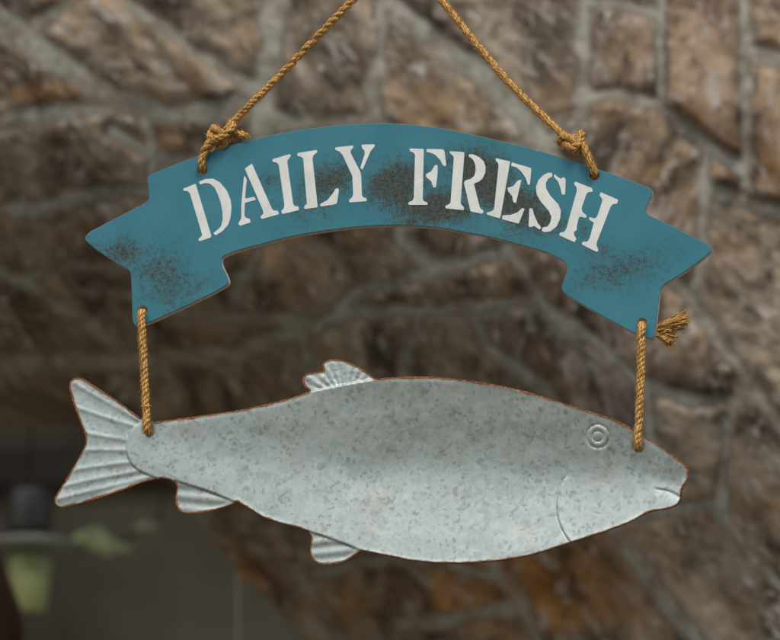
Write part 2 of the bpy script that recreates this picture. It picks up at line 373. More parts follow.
BAN = BAN[:1] + list(map(tuple, catmull(BAN[1:_k[0] + 1], 5))) + BAN[_k[0] + 1:_k[1]] + list(map(tuple, catmull(BAN[_k[1]:_k[2] + 1], 5))) + BAN[_k[2] + 1:]
HOLES = [(202.4, 170.1, 4.7), (594.5, 175.5, 4.7), (142.5, 310.6, 4.8), (642, 323, 4.8)]
BT = 0.007
def wear_field(M, o):
    mid = M.noise(o, 210, 5, .62); f = None
    for (x, y, rx, ry, rot, a) in WEAR:
        p = pt(x, y) - pt(390, 230)
        mp = M.n('ShaderNodeMapping', {'Location': (p.x, 0, p.z), 'Rotation': (0, R(rot), 0), 'Scale': (rx * PX * 1.3, 1, ry * PX * 1.3)}, vector_type='TEXTURE')
        M.t.links.new(o, mp.inputs[0])
        g = M.n('ShaderNodeTexGradient', gradient_type='SPHERICAL'); M.t.links.new(mp.outputs[0], g.inputs[0])
        v = M.math('MULTIPLY', g.outputs['Fac'], a)
        f = v if f is None else M.math('MAXIMUM', f, v)
    f = M.math('ADD', f, M.math('MULTIPLY', M.math('SUBTRACT', mid, .5), 1.25))
    f = M.math('ADD', f, M.math('MULTIPLY', M.math('SUBTRACT', M.noise(o, 48, 4), .5), .7))
    return M.math('MULTIPLY', M.ramp(f, .06, .85), 1.0, clamp=True), mid
def banner_material():
    M = NT('blue_paint'); o = M.obj()
    fine = M.noise(o, 800, 5, .8, .3); big = M.noise(o, 17, 6, .62, .4)
    f, mid = wear_field(M, o)
    thr = M.math('SUBTRACT', .68, M.math('MULTIPLY', f, .265))
    speck = M.math('MULTIPLY', M.ramp(M.math('SUBTRACT', fine, thr), -.06, .06), M.ramp(f, .02, .15), clamp=True)
    sm = M.n('ShaderNodeMapping', {'Rotation': (0, R(-35), 0), 'Scale': (.05, 1, 1)}); M.t.links.new(o, sm.inputs[0])
    scr = M.math('MULTIPLY', M.ramp(M.noise(sm.outputs[0], 420, 2, .5), .70, .76), M.ramp(M.noise(o, 30, 3), .50, .66), clamp=True)
    blue = M.mix(M.ramp(big, .3, .7), col(.031, .178, .233), col(.050, .224, .283))
    blue = M.mix(M.math('MULTIPLY', M.ramp(mid, .62, .8), .25), blue, col(.10, .27, .33))
    blue = M.mix(M.math('MULTIPLY', f, .22), blue, col(.06, .075, .05))
    blue = M.mix(M.math('MULTIPLY', scr, .45), blue, col(.16, .30, .34))
    rust = M.mix(M.ramp(M.noise(o, 300, 3), .38, .62), col(.020, .022, .013), col(.105, .062, .022))
    b = M.mix(M.math('MULTIPLY', speck, .84), blue, rust)
    return M.out(Base_Color=b, Roughness=M.math('ADD', M.math('MULTIPLY', big, .3), M.math('ADD', .33, M.math('MULTIPLY', speck, .3))), Specular_IOR_Level=.25,
                 Normal=M.bump(M.math('ADD', M.math('MULTIPLY', fine, .5), M.math('MULTIPLY', speck, -.6)), .18, .0006))
WEAR = [(122, 253, 42, 22, 12, .85), (160, 276, 66, 38, 38, .75), (190, 292, 46, 14, -28, .6), (330, 182, 46, 30, -28, .95), (316, 200, 60, 30, -20, .6), (398, 186, 42, 34, 0, 1.25), (432, 208, 60, 22, 8, 1.2), (440, 200, 34, 20, 0, 1.1), (408, 222, 36, 12, 0, .8),
        (470, 160, 36, 20, 10, .95), (484, 180, 48, 36, 40, 1.3), (515, 205, 46, 28, 25, 1.25), (540, 218, 34, 20, 20, 1.1), (270, 180, 26, 20, 0, .5), (500, 236, 80, 10, 12, .45), (620, 270, 70, 28, -14, .68), (618, 277, 30, 14, 0, .6), (583, 232, 14, 14, 0, .6), (232, 155, 30, 8, -20, .3), (600, 250, 60, 20, 10, .45), (310, 240, 70, 7, -15, .3)]
def edge_material():
    M = NT('bare_plywood_edge'); o = M.obj(); n = M.noise(o, 300, 4, .6)
    return M.out(Base_Color=M.mix(M.ramp(n, .35, .65), col(.52, .45, .36), col(.82, .75, .64)), Roughness=.8, Normal=M.bump(n, .3, .0005))
def worn_edge_material():
    M = NT('worn_blue_edge'); o = M.obj(); n = M.noise(o, 220, 5, .7)
    return M.out(Base_Color=M.mix(M.ramp(n, .64, .68), M.mix(M.ramp(n, .45, .55), col(.035, .17, .24), col(.20, .15, .11)), col(.62, .58, .50)), Roughness=.7)
def sheet(outline, holes, y0, y1, bev):
    """flat board between y0 (front) and y1 (back) with a small chamfer round the front and back edges, holes cut through"""
    loops = [np.asarray(outline)] + holes; V2, E = [], []
    for L in loops:
        n0 = len(V2); V2 += [Vector(p) for p in L]; E += [(n0 + i, n0 + (i + 1) % len(L)) for i in range(len(L))]
    v, e, f, *_ = delaunay_2d_cdt(V2, E, [], 2 if False else 0, 1e-6)
    tri = np.array(f); cen = np.array([[(v[a].x + v[b].x + v[c].x) / 3, (v[a].y + v[b].y + v[c].y) / 3] for a, b, c in f])
    ok = inside(cen, loops[0])
    for h in loops[1:]: ok &= ~inside(cen, h)
    tri = tri[ok]; P = np.array([[p.x, p.y] for p in v]); nn = len(P)
    inn = P.copy(); k0 = 0
    for li, L in enumerate(loops):
        n = len(L); Q = np.asarray(L); t = np.roll(Q, -1, 0) - np.roll(Q, 1, 0); t /= np.linalg.norm(t, axis=1)[:, None] + 1e-9
        nrm = np.stack([-t[:, 1], t[:, 0]], 1)
        ar = np.sum(Q[:, 0] * np.roll(Q[:, 1], -1) - np.roll(Q[:, 0], -1) * Q[:, 1])
        sgn = (1 if ar > 0 else -1) * (1 if li == 0 else -1)
        inn[k0:k0 + n] = Q + nrm * sgn * bev; k0 += n
    b = bev * PX
    rings = [pts_np(inn, y0), pts_np(P, y0), pts_np(P, y0), pts_np(inn, y0)]
    rings[1] = rings[1] + np.array([[0, b, 0]]); rings[2] = rings[2] + np.array([[0, y1 - y0 - b, 0]]); rings[3] = rings[3] + np.array([[0, y1 - y0, 0]])
    V = np.vstack(rings); F, mi = [], []
    a0 = P[tri[0]]; 
    for a, bb, c in tri:
        A = (P[bb][0] - P[a][0]) * (P[c][1] - P[a][1]) - (P[c][0] - P[a][0]) * (P[bb][1] - P[a][1])
        if A > 0: bb, c = c, bb               # picture y runs down: clockwise there faces the viewer
        F.append((a, bb, c)); mi.append(0); F.append((c + 3 * nn, bb + 3 * nn, a + 3 * nn)); mi.append(1)
    k0 = 0
    for li, L in enumerate(loops):
        n = len(L); Q = np.asarray(L); ar = np.sum(Q[:, 0] * np.roll(Q[:, 1], -1) - np.roll(Q[:, 0], -1) * Q[:, 1]); flip = (ar > 0) ^ (li > 0)
        for i in range(n):
            a, bb = k0 + i, k0 + (i + 1) % n
            if not flip: a, bb = bb, a
            for r, m in ((0, 2), (1, 1), (2, 1)): F.append((r * nn + a, r * nn + bb, (r + 1) * nn + bb, (r + 1) * nn + a)[::-1]); mi.append(m)
        k0 += n
    return V, F, mi
def circle(x, y, r, n=24): return np.array([(x + r * math.cos(2 * math.pi * k / n), y + r * math.sin(2 * math.pi * k / n)) for k in range(n)])
def build_banner():
    root = empty('banner_sign', pt(390, 230), 'blue distressed ribbon shaped banner board reading DAILY FRESH in white stencil letters', 'sign')
    ol = resample(round_poly(BAN, 2.6, 3), 3.0)
    V, F, mi = sheet(ol, [circle(*h) for h in HOLES], 0.0, BT, .55)
    mesh_obj('board', V, F, [banner_material(), edge_material(), worn_edge_material()], root, mi, smooth=False)
    M = NT('white_stencil_paint'); o = M.obj(); n = M.noise(o, 700, 3, .7); n2 = M.noise(o, 60, 4)
    f, _m = wear_field(M, o)
    b = M.mix(M.ramp(n2, .3, .7), col(.67, .705, .66), col(.81, .83, .785))
    b = M.mix(M.math('MULTIPLY', M.ramp(n, .57, .70), M.math('ADD', .12, M.math('MULTIPLY', f, .38))), b, col(.22, .25, .22))
    wm = M.out(Base_Color=b, Roughness=.55, Normal=M.bump(n, .15, .0004))
    for ox, oy, sc, polys in LETTERS:
        V, F = [], []
        for poly in polys:
            p = round_poly([(ox + x / sc, oy + y / sc) for x, y in poly], .55, 2)
            v, f, _ = sheet(p, [], -.00035, -.00005, .12); n0 = len(V); V += [tuple(q) for q in v]; F += [tuple(n0 + i for i in t) for t in f]
        mesh_obj('letter', V, F, wm, root, smooth=False)
LETTERS = [
 (180, 170, 8, [[(25, 150), (125, 110), (250, 525), (248, 540), (155, 572), (145, 555), (178, 522), (78, 185), (58, 168), (28, 168)],
   [(150, 95), (205, 72), (265, 70), (320, 100), (375, 165), (405, 240), (412, 300), (405, 375), (385, 440), (340, 490), (285, 524), (265, 505), (300, 480), (328, 450), (342, 390), (338, 330), (325, 260), (300, 190), (275, 140), (235, 108), (195, 105), (162, 118)]]),
 (230, 150, 8, [[(118, 150), (175, 108), (335, 470), (350, 485), (385, 487), (392, 515), (255, 553), (240, 535), (268, 510), (262, 480)],
   [(112, 210), (118, 208), (135, 240), (130, 270), (120, 390), (195, 375), (207, 400), (118, 425), (115, 520), (122, 540), (160, 553), (165, 580), (80, 608), (65, 590), (90, 545), (90, 440), (100, 330)]]),
 (270, 140, 8, [[(17, 155), (162, 112), (168, 130), (140, 165), (140, 190), (185, 510), (198, 530), (228, 533), (232, 562), (98, 594), (88, 570), (112, 545), (115, 520), (70, 200), (55, 182), (22, 175)]]),
 (270, 140, 8, [[(218, 105), (375, 80), (380, 98), (345, 125), (340, 150), (380, 520), (380, 540), (275, 554), (272, 530), (295, 510), (265, 150), (250, 135), (220, 130)],
   [(400, 513), (460, 480), (500, 430), (525, 390), (545, 385), (552, 400), (535, 510), (500, 520), (403, 533)]]),
 (325, 135, 8, [[(80, 100), (225, 84), (228, 100), (205, 125), (205, 145), (285, 300), (290, 340), (295, 480), (305, 500), (332, 505), (335, 530), (195, 541), (192, 520), (220, 495), (225, 470), (218, 330), (140, 160), (115, 132), (85, 122)],
   [(292, 78), (395, 74), (400, 90), (365, 130), (300, 280), (282, 262), (318, 150), (315, 125), (295, 105)]]),
 (400, 140, 8, [[(75, 68), (190, 72), (190, 100), (182, 470), (190, 490), (220, 500), (222, 520), (70, 520), (65, 500), (100, 485), (110, 460), (120, 120), (110, 102), (80, 92)],
   [(212, 72), (345, 75), (355, 90), (370, 195), (362, 214), (345, 205), (320, 160), (280, 118), (240, 102), (212, 98)], [(205, 275), (250, 250), (280, 200), (300, 200), (302, 250), (288, 380), (265, 380), (250, 330), (210, 298)]]),
 (440, 140, 8, [[(78, 90), (192, 97), (195, 110), (165, 500), (170, 518), (192, 535), (190, 562), (45, 548), (40, 528), (80, 510), (85, 490), (110, 140), (100, 122), (78, 108)],
   [(228, 115), (265, 115), (310, 135), (350, 170), (365, 215), (362, 265), (340, 310), (310, 335), (280, 345), (272, 355), (320, 545), (345, 562), (350, 580), (335, 592), (245, 572), (240, 555), (190, 340), (205, 322), (245, 312), (275, 285), (285, 240), (282, 195), (262, 155), (230, 132)]]),
 (480, 150, 7.111, [[(112, 58), (215, 82), (210, 110), (148, 465), (140, 488), (50, 460), (45, 445), (85, 435), (100, 420), (132, 110), (125, 88), (110, 75)],
   [(225, 88), (362, 128), (365, 140), (355, 248), (340, 248), (325, 200), (290, 150), (255, 122), (222, 115)], [(195, 268), (235, 258), (270, 215), (295, 212), (255, 380), (235, 370), (230, 330), (200, 295)],
   [(160, 465), (215, 462), (265, 445), (300, 412), (318, 418), (275, 525), (155, 492)]]),
 (480, 150, 7.111, [[(512, 162), (515, 190), (485, 205), (468, 235), (470, 275), (500, 325), (555, 385), (575, 430), (570, 490), (545, 545), (500, 580), (460, 585), (438, 575), (445, 550), (480, 545), (500, 515), (508, 475), (490, 435), (430, 365), (402, 315), (398, 260), (415, 215), (450, 178), (485, 162)],
   [(528, 170), (550, 190), (575, 205), (595, 192), (610, 210), (605, 318), (582, 318), (572, 270), (555, 225), (525, 192)], [(350, 415), (372, 415), (385, 460), (410, 520), (435, 550), (425, 568), (385, 540), (365, 550), (345, 545)]]),
 (550, 170, 7.111, [[(180, 82), (300, 130), (305, 155), (270, 160), (258, 175), (225, 270), (230, 298), (262, 325), (255, 343), (215, 332), (205, 340), (190, 400), (190, 430), (170, 440), (172, 465), (188, 490), (175, 515), (65, 465), (70, 445), (100, 440), (115, 420), (190, 150), (190, 125), (170, 100)],
   [(360, 158), (485, 212), (478, 240), (445, 245), (430, 265), (335, 510), (330, 535), (345, 570), (335, 585), (225, 530), (230, 510), (265, 510), (280, 490), (312, 375), (278, 355), (278, 335), (320, 345), (335, 330), (372, 220), (368, 200), (350, 180)]])]
build_banner()

# ------------------------------------------------------------------ fish
ARC = catmull([(143, 422), (135, 427), (129, 436), (126.5, 449), (130.5, 462), (140, 471), (155, 477.5)], 8)
TOPB = [(155.6, 422), (196, 416.5), (240, 410), (252.5, 407.5), (286.3, 399.3), (310.6, 391.5)]
DORS_F = [(305, 387), (302.2, 380), (305.5, 374.5), (314.4, 372.3), (323, 370.8), (322.5, 363.5), (331.3, 359), (342.5, 360.4), (357.5, 366), (368.8, 373.5)]
TOPB2 = [(375, 379), (398.8, 377.3), (428.8, 376.8), (456, 379.2), (491.8, 384.2), (527.7, 392), (556.4, 401), (585, 410), (617.4, 420.8), (642.5, 435), (664, 449.4), (682, 462), (688, 468), (687.6, 478), (682.4, 489), (681.3, 498.4), (676.7, 505.4), (667.7, 509), (649.7, 512.3), (628, 523.2), (599.5, 534), (570.8, 543), (527.7, 556.3), (491.8, 561.7), (456, 563.6), (420, 562), (391, 556.8), (363, 551)]
FIN2 = [(359.4, 551.2), (346.3, 560.2), (333, 564.3), (320, 564), (312.5, 558.7), (310, 550), (311.8, 537)]
BELLY = [(309, 531.2), (290, 525.7), (267.5, 519.3), (240.5, 504)]
FIN1 = [(238.4, 501.5), (227.5, 505.8), (212, 510.5), (196, 513.4), (183.8, 512.8), (177.5, 508.5), (175.3, 499.4), (177.2, 487)]
TAILB = [(175, 482.5), (166.6, 478.2), (155.6, 479), (143, 482), (124.4, 489.4), (102.5, 497), (77.5, 504), (61, 507.8), (55, 504.5), (54, 498), (65, 480.6), (77.5, 460), (85.3, 445), (86, 437), (80.6, 422.8), (72.8, 402.5), (69, 387), (70, 380.6), (76, 377), (83.8, 378.5), (96, 386.5), (118, 401), (140, 417.5)]
TC, TC2, BC = (list(map(tuple, catmull(L, 4))) for L in (TOPB, TOPB2, BELLY))
FISH = TC + list(map(tuple, catmull(DORS_F, 4))) + TC2 + list(map(tuple, catmull(FIN2, 4))) + BC + list(map(tuple, catmull(FIN1, 4))) + TAILB
DORSLINE = [(310.6, 391.5), (340, 385.5), (375, 379)]; F2LINE = [(309, 531.2), (335, 540), (363, 551)]; F1LINE = [(176, 481), (205, 490), (240.5, 504)]
RAYS = [[(76, 384), (100, 398), (141, 421)], [(78, 408), (105, 417), (134, 426)], [(86, 433), (108, 437), (128, 440)], [(87, 450), (108, 450), (127, 450)], [(74, 470), (98, 466), (131, 462)], [(64, 486), (95, 479), (138, 471)], [(58, 499), (95, 490), (150, 477)]]
GILL = catmull([(568.5, 472), (563.5, 478), (559.5, 487), (556.3, 500), (558, 518), (564, 532), (570.5, 542)], 6)
MOUTH = catmull([(654.5, 487.5), (662, 488.8), (671, 491), (683, 497.5)], 6)
EYE = (597.6, 436)
FHOLE = [(148.5, 431, 3.6), (638, 446.5, 3.6)]
def fish_material():
    M = NT('galvanised_steel'); o = M.obj()
    wv = M.n('ShaderNodeTexNoise', {'Scale': 120, 'Detail': 4, 'Roughness': .65}); M.t.links.new(o, wv.inputs[0])
    wo = M.n('ShaderNodeVectorMath', operation='MULTIPLY_ADD'); M.t.links.new(wv.outputs['Color'], wo.inputs[0]); wo.inputs[1].default_value = (.0075, .0075, .0075); M.t.links.new(o, wo.inputs[2])
    def cells(sc):
        v = M.n('ShaderNodeTexVoronoi', {'Scale': sc}, feature='SMOOTH_F1'); v.inputs['Smoothness'].default_value = .35; M.t.links.new(wo.outputs[0], v.inputs['Vector'])
        c = M.n('ShaderNodeSeparateColor'); M.t.links.new(v.outputs['Color'], c.inputs[0]); return c
    s1, s2, s3 = cells(200), cells(400), cells(340)
    big = M.noise(o, 22, 4, .6); n = M.noise(o, 330, 5, .75)
    br = M.n('ShaderNodeMapping', {'Scale': (1, 1, .06)}); M.t.links.new(o, br.inputs[0]); brush = M.noise(br.outputs[0], 900, 3, .6)
    br2 = M.n('ShaderNodeMapping', {'Scale': (.06, 1, 1)}); M.t.links.new(o, br2.inputs[0]); brush2 = M.noise(br2.outputs[0], 800, 3, .6)
    dark1 = M.math('MULTIPLY', M.ramp(s1.outputs[0], .30, .16), M.ramp(big, .40, .55), clamp=True)
    dark2 = M.math('MULTIPLY', M.ramp(s3.outputs[0], .23, .13), M.ramp(M.noise(o, 60, 3), .36, .54), clamp=True)
    g = M.mix(s1.outputs[1], col(.37, .432, .40), col(.462, .52, .488))
    g = M.mix(M.math('MULTIPLY', s2.outputs[1], .40), g, col(.54, .60, .582))
    g = M.mix(M.math('MULTIPLY', M.ramp(n, .48, .72), .35), g, col(.37, .42, .40))
    g = M.mix(M.math('MULTIPLY', M.ramp(brush, .5, .75), .22), g, col(.61, .665, .645))
    g = M.mix(M.math('MULTIPLY', M.ramp(brush2, .5, .75), .22), g, col(.36, .40, .39))
    g = M.mix(M.math('MULTIPLY', dark1, .26), g, col(.22, .255, .245))
    g = M.mix(M.math('MULTIPLY', dark2, .44), g, col(.16, .195, .18))
    g = M.mix(M.math('MULTIPLY', M.ramp(M.noise(o, 30, 4), .57, .72), .28), g, col(.42, .36, .29))
    rim = M.attr('rim').outputs['Fac']; rn = M.noise(o, 420, 4, .7); rn2 = M.noise(o, 70, 3)
    rf = M.math('ADD', rim, M.math('ADD', M.math('MULTIPLY', M.math('SUBTRACT', rn, .5), .9), M.math('MULTIPLY', M.math('SUBTRACT', rn2, .5), 1.2)))
    rf = M.ramp(rf, .34, .58)
    rust = M.mix(M.ramp(rn, .35, .65), col(.055, .021, .008), col(.38, .145, .042))
    base = M.mix(rf, g, rust)
    inv = M.math('SUBTRACT', 1, rf)
    return M.out(Base_Color=base, Metallic=M.math('MULTIPLY', inv, .85), Roughness=M.math('ADD', M.math('MULTIPLY', s1.outputs[2], .12), M.math('ADD', .39, M.math('MULTIPLY', rf, .4))),
                 Normal=M.bump(M.math('ADD', M.math('MULTIPLY', s1.outputs[0], .3), M.math('MULTIPLY', n, .7)), .13, .0006))
def build_fish():
    root = empty('metal_fish', pt(390, 470), 'galvanised grey metal fish with rusty rim, hanging tail left below the blue banner', 'fish decoration')
    ol = resample(round_poly(FISH, 1.6, 2), 1.6); holes = [circle(*h, 16) for h in FHOLE]
    g = []; st = 1.55; y = 350.; r = 0
    while y < 570:
        x = 50 + (r % 2) * st / 2
        while x < 692: g.append((x, y)); x += st
        y += st * .87; r += 1
    G = np.array(g); G = G[inside(G, ol)]; dd = seg_dist(G, ol, True); G = G[dd > 0.9]
    for h in FHOLE: G = G[np.hypot(G[:, 0] - h[0], G[:, 1] - h[1]) > h[2] + .8]
    lines = [(resample(DORSLINE, 1.6, False), False), (resample(F2LINE, 1.6, False), False), (resample(F1LINE, 1.6, False), False), (resample(ARC, 1.6, False), False), (circle(*EYE, 12.5, 48), True)]
    for l, c in lines: G = G[seg_dist(G, l, c) > .8]
    V2, E = [], []
    for L, c in [(ol, True)] + [(h, True) for h in holes] + lines:
        n0 = len(V2); V2 += [Vector(p) for p in L]; m = len(L); E += [(n0 + i, n0 + (i + 1) % m) for i in range(m if c else m - 1)]
    V2 += [Vector(p) for p in G]
    v, e, f, *_ = delaunay_2d_cdt(V2, E, [], 0, 1e-5)
    P = np.array([[p.x, p.y] for p in v]); T = np.array(f); cen = P[T].mean(1)
    ok = inside(cen, ol)
    for h in holes: ok &= ~inside(cen, h)
    T = T[ok]; cen = cen[ok]
    A = (P[T[:, 1]] - P[T[:, 0]]); B = (P[T[:, 2]] - P[T[:, 0]]); s = A[:, 0] * B[:, 1] - A[:, 1] * B[:, 0]
    T[s > 0] = T[s > 0][:, [0, 2, 1]]
    # regions
    body = np.array(list(ARC) + [(176, 481)] + F1LINE[1:] + BC[::-1][1:] + F2LINE + TC2[::-1] + DORSLINE[::-1] + TC[::-1])
    body[0:1] = [(143, 419)]
    dist = seg_dist(P, ol, True)
    tx = np.array(TOPB + DORSLINE + TOPB2[1:12]); tx = np.vstack([[(120, 428)], tx]); bx = np.array([(120, 470)] + F1LINE + BELLY[::-1] + F2LINE + TOPB2[::-1][1:14])
    bx = bx[np.argsort(bx[:, 0])]
    top = np.interp(P[:, 0], tx[:, 0], tx[:, 1]); bot = np.interp(P[:, 0], bx[:, 0], bx[:, 1])
    def height(P, dist):
        inb = np.where(inside(P, body), 1., -1.) * np.minimum.reduce([seg_dist(P, ARC), seg_dist(P, DORSLINE), seg_dist(P, F1LINE), seg_dist(P, F2LINE)])
        b = smooth01(.5 + inb / 3.0); b = np.where(np.abs(inb) > 3, (inb > 0) * 1., b)
        mid = (top + bot) / 2 + 2; half = np.maximum((bot - top) / 2, 8); vv = np.clip((P[:, 1] - mid) / half, -1.05, 1.05)
        dish = DISH * (np.sqrt(vv * vv + .05) - 1.02) * half / 90.0 * np.clip((P[:, 0] - 130) / 260, 0, 1)
        h = b * (dish + 1.5) + (1 - b) * .0
        h += .12 * np.exp(-((dist - 1.4) / 1.2) ** 2)
        rd = np.minimum.reduce([seg_dist(P, l) for l in [catmull(r, 6) for r in RAYS]])
        tail = (1 - b) * (P[:, 0] < 160)
        h += tail * ((.42 * np.exp(-(rd / 2.3) ** 2) + .25 * np.exp(-(rd / 6.) ** 2)) * smooth01(dist / 4))
        fin = (1 - b) * (P[:, 0] >= 160)
        for (ax, ay, k) in ((DORS_F[0][0] + 30, 392, 2.2), ):
            pass
        an = np.arctan2(P[:, 1] - 400, P[:, 0] - 345); up = fin * (P[:, 1] < 420)
        h += up * (.25 * np.sin(an * 26) + 1.0 * fbm(P[:, 0] / 9, P[:, 1] / 7, 3, 5)) * smooth01(dist / 3)
        u1 = (P[:, 1] - 480 - (P[:, 0] - 176) * .10); h += fin * (P[:, 1] > 470) * (P[:, 0] < 250) * .36 * np.sin(u1 * .5) * smooth01(dist / 3)
        u2 = (P[:, 1] - 530 + .1 * (P[:, 0] - 310)); h += fin * (P[:, 1] > 520) * (P[:, 0] > 290) * .34 * np.sin(u2 * .55 + .8) * smooth01(dist / 3)
        r = np.hypot(P[:, 0] - EYE[0], P[:, 1] - EYE[1])
        h += .22 * np.exp(-((r - 8.4) / 2.0) ** 2) - .55 * np.exp(-((r - 11.2) / 1.0) ** 2) - .5 * np.exp(-((r - 5.2) / .9) ** 2) + .2 * np.exp(-(r / 2.5) ** 2)
        gd = seg_dist(P, GILL); side = np.where(P[:, 0] > np.interp(P[:, 1], GILL[:, 1], GILL[:, 0]), 1., -1.); wy = smooth01((P[:, 1] - 470) / 9) * smooth01((546 - P[:, 1]) / 4)
        sd = gd * side; h += wy * (1.15 * smooth01((P[:, 1] - 464) / 30) * smooth01((sd + 1.1) / 2.2) * np.exp(-np.maximum(sd, 0) / 14) - .30 * np.exp(-((sd + .6) / 1.2) ** 2))
        md = seg_dist(P, MOUTH); lo = np.where(P[:, 1] > np.interp(P[:, 0], MOUTH[:, 0], MOUTH[:, 1]), 1., -1.) * md
        wm = np.exp(-np.maximum(md - 1.5, 0) / 5) * smooth01((P[:, 0] - 653) / 5)
        h += wm * (-.75 * smooth01((lo + 1.0) / 2.0)) + .08 * np.exp(-((lo + 3) / 2) ** 2) * smooth01((P[:, 0] - 656) / 8)
        for hx, hy, hr in FHOLE:
            q = np.hypot(P[:, 0] - hx, P[:, 1] - hy); h += -.9 * np.exp(-((q - hr) / 2.2) ** 2)
        h += fbm(P[:, 0] / 60, P[:, 1] / 40, 2, 71) * 2.0 * smooth01(dist / 6) + fbm(P[:, 0] / 16, P[:, 1] / 16, 2, 73) * .35
        return h
    top0, bot0 = top, bot
    H = height(P, dist) * PX
    eps = .4
    def h_at(dx, dy):
        Q = P + np.array([[dx, dy]]); return height(Q, np.where(inside(Q, ol), 1, -1) * seg_dist(Q, ol, True)) * PX
    W = pts_np(P, 0.0); W[:, 1] -= H
    # normals from the height field (x right, z up; front is -y)
    gx = (h_at(eps, 0) - h_at(-eps, 0)) / (2 * eps * PX); gz = -(h_at(0, eps) - h_at(0, -eps)) / (2 * eps * PX)
    N = np.stack([-gx, -np.ones(len(P)), -gz], 1); N /= np.linalg.norm(N, axis=1)[:, None]
    rimw = np.exp(-np.clip(dist - .7, 0, 99) / 1.5) * np.where((P[:, 0] < 165), 1.12, 1.0) * np.where((P[:, 1] < np.interp(P[:, 0], tx[:, 0], tx[:, 1]) + 8), 1.05, .80)
    for hx, hy, hr in FHOLE: rimw = np.maximum(rimw, .85 * np.exp(-np.clip(np.hypot(P[:, 0] - hx, P[:, 1] - hy) - hr, 0, 99) / 1.2))
    n = len(P); th = .0012
    ib = inside(cen, body); ie = np.hypot(cen[:, 0] - EYE[0], cen[:, 1] - EYE[1]) < 12.5
    reg = np.where(ie, 5, np.where(ib, 0, np.where(cen[:, 1] < 420, np.where(cen[:, 0] > 250, 2, 1), np.where(cen[:, 0] < 160, 1, np.where(cen[:, 0] < 250, 3, 4)))))
    reg = np.where((cen[:, 0] < 178) & (reg == 3) & (cen[:, 1] < 484.5), 1, reg)
    ec = {}
    for t in T:
        for i in range(3): ec[(t[i], t[(i + 1) % 3])] = 1
    mat = fish_material()
    for k, nm in enumerate(('body', 'tail_fin', 'dorsal_fin', 'belly_fin', 'belly_fin', 'eye')):
        t = T[reg == k]
        if not len(t): continue
        F = [tuple(q) for q in t] + [tuple(q[::-1] + n) for q in t]
        for q in t:
            for i in range(3):
                a, b = q[i], q[(i + 1) % 3]
                if (b, a) not in ec: F.append((b, a, a + n, b + n))
        Wb = W.copy(); Wb[:, 1] += th; AV = np.vstack([W, Wb]); AN = np.vstack([N, -N]); RM = np.concatenate([rimw, np.maximum(rimw, 0)])
        used = np.unique(np.concatenate([np.array(f) for f in F])); mp = np.full(2 * n, -1); mp[used] = np.arange(len(used))
        mesh_obj(nm, AV[used], [tuple(mp[list(f)]) for f in F], mat, root, smooth=True, normals=AN[used], fattr={'rim': RM[used]})
DISH = 14.0
build_fish()

# ------------------------------------------------------------------ jute ropes
def rope_material():
    M = NT('jute'); uv = M.n('ShaderNodeUVMap', uv_map='UVMap').outputs[0]; o = M.obj()
    s = M.n('ShaderNodeSeparateXYZ'); M.t.links.new(uv, s.inputs[0])
    ph = M.math('ADD', M.math('MULTIPLY', s.outputs[0], 1500), M.math('MULTIPLY', s.outputs[1], 2 * math.pi * 4))
    n = M.noise(o, 700, 4, .7); w = M.math('SINE', M.math('ADD', ph, M.math('MULTIPLY', n, 5)))
    big = M.noise(o, 120, 3)
    b = M.mix(M.ramp(w, -1, 1), col(.37, .165, .035), col(.96, .59, .195))
    b = M.mix(M.math('MULTIPLY', M.ramp(n, .55, .75), .5), b, col(.92, .64, .28))
    b = M.mix(M.math('MULTIPLY', M.ramp(big, .52, .70), .55), b, col(.30, .105, .018))
    return M.out(Base_Color=b, Roughness=.75, Specular_IOR_Level=.25, Normal=M.bump(M.math('ADD', w, M.math('MULTIPLY', n, 2)), .6, .0004))
JUTE = rope_material()
def px3(L):                          # (photo x, photo y, forward offset in px) -> world points
    return np.array([np.array(pt(x, y)) + np.array([0, -z * PX, 0]) for x, y, z in L])
def strand_tube(P, rad, seg, V, F, UV, cap=True):
    n = len(P); base = len(V); T = np.gradient(P, axis=0); T /= np.linalg.norm(T, axis=1)[:, None] + 1e-12
    u = np.cross(T[0], [0.3, .5, .8]); u /= np.linalg.norm(u); ln = 0
    for i in range(n):
        u = u - T[i] * (u @ T[i]); u /= np.linalg.norm(u); v = np.cross(T[i], u)
        if i: ln += np.linalg.norm(P[i] - P[i - 1])
        r = rad[i] if hasattr(rad, '__len__') else rad
        for k in range(seg):
            a = 2 * math.pi * k / seg; V.append(P[i] + (u * math.cos(a) + v * math.sin(a)) * r); UV.append((ln, k / seg))
    for i in range(n - 1):
        for k in range(seg): F.append((base + i * seg + k, base + i * seg + (k + 1) % seg, base + (i + 1) * seg + (k + 1) % seg, base + (i + 1) * seg + k))
    if cap: F.append(tuple(base + k for k in range(seg))[::-1]); F.append(tuple(base + (n - 1) * seg + k for k in range(seg)))
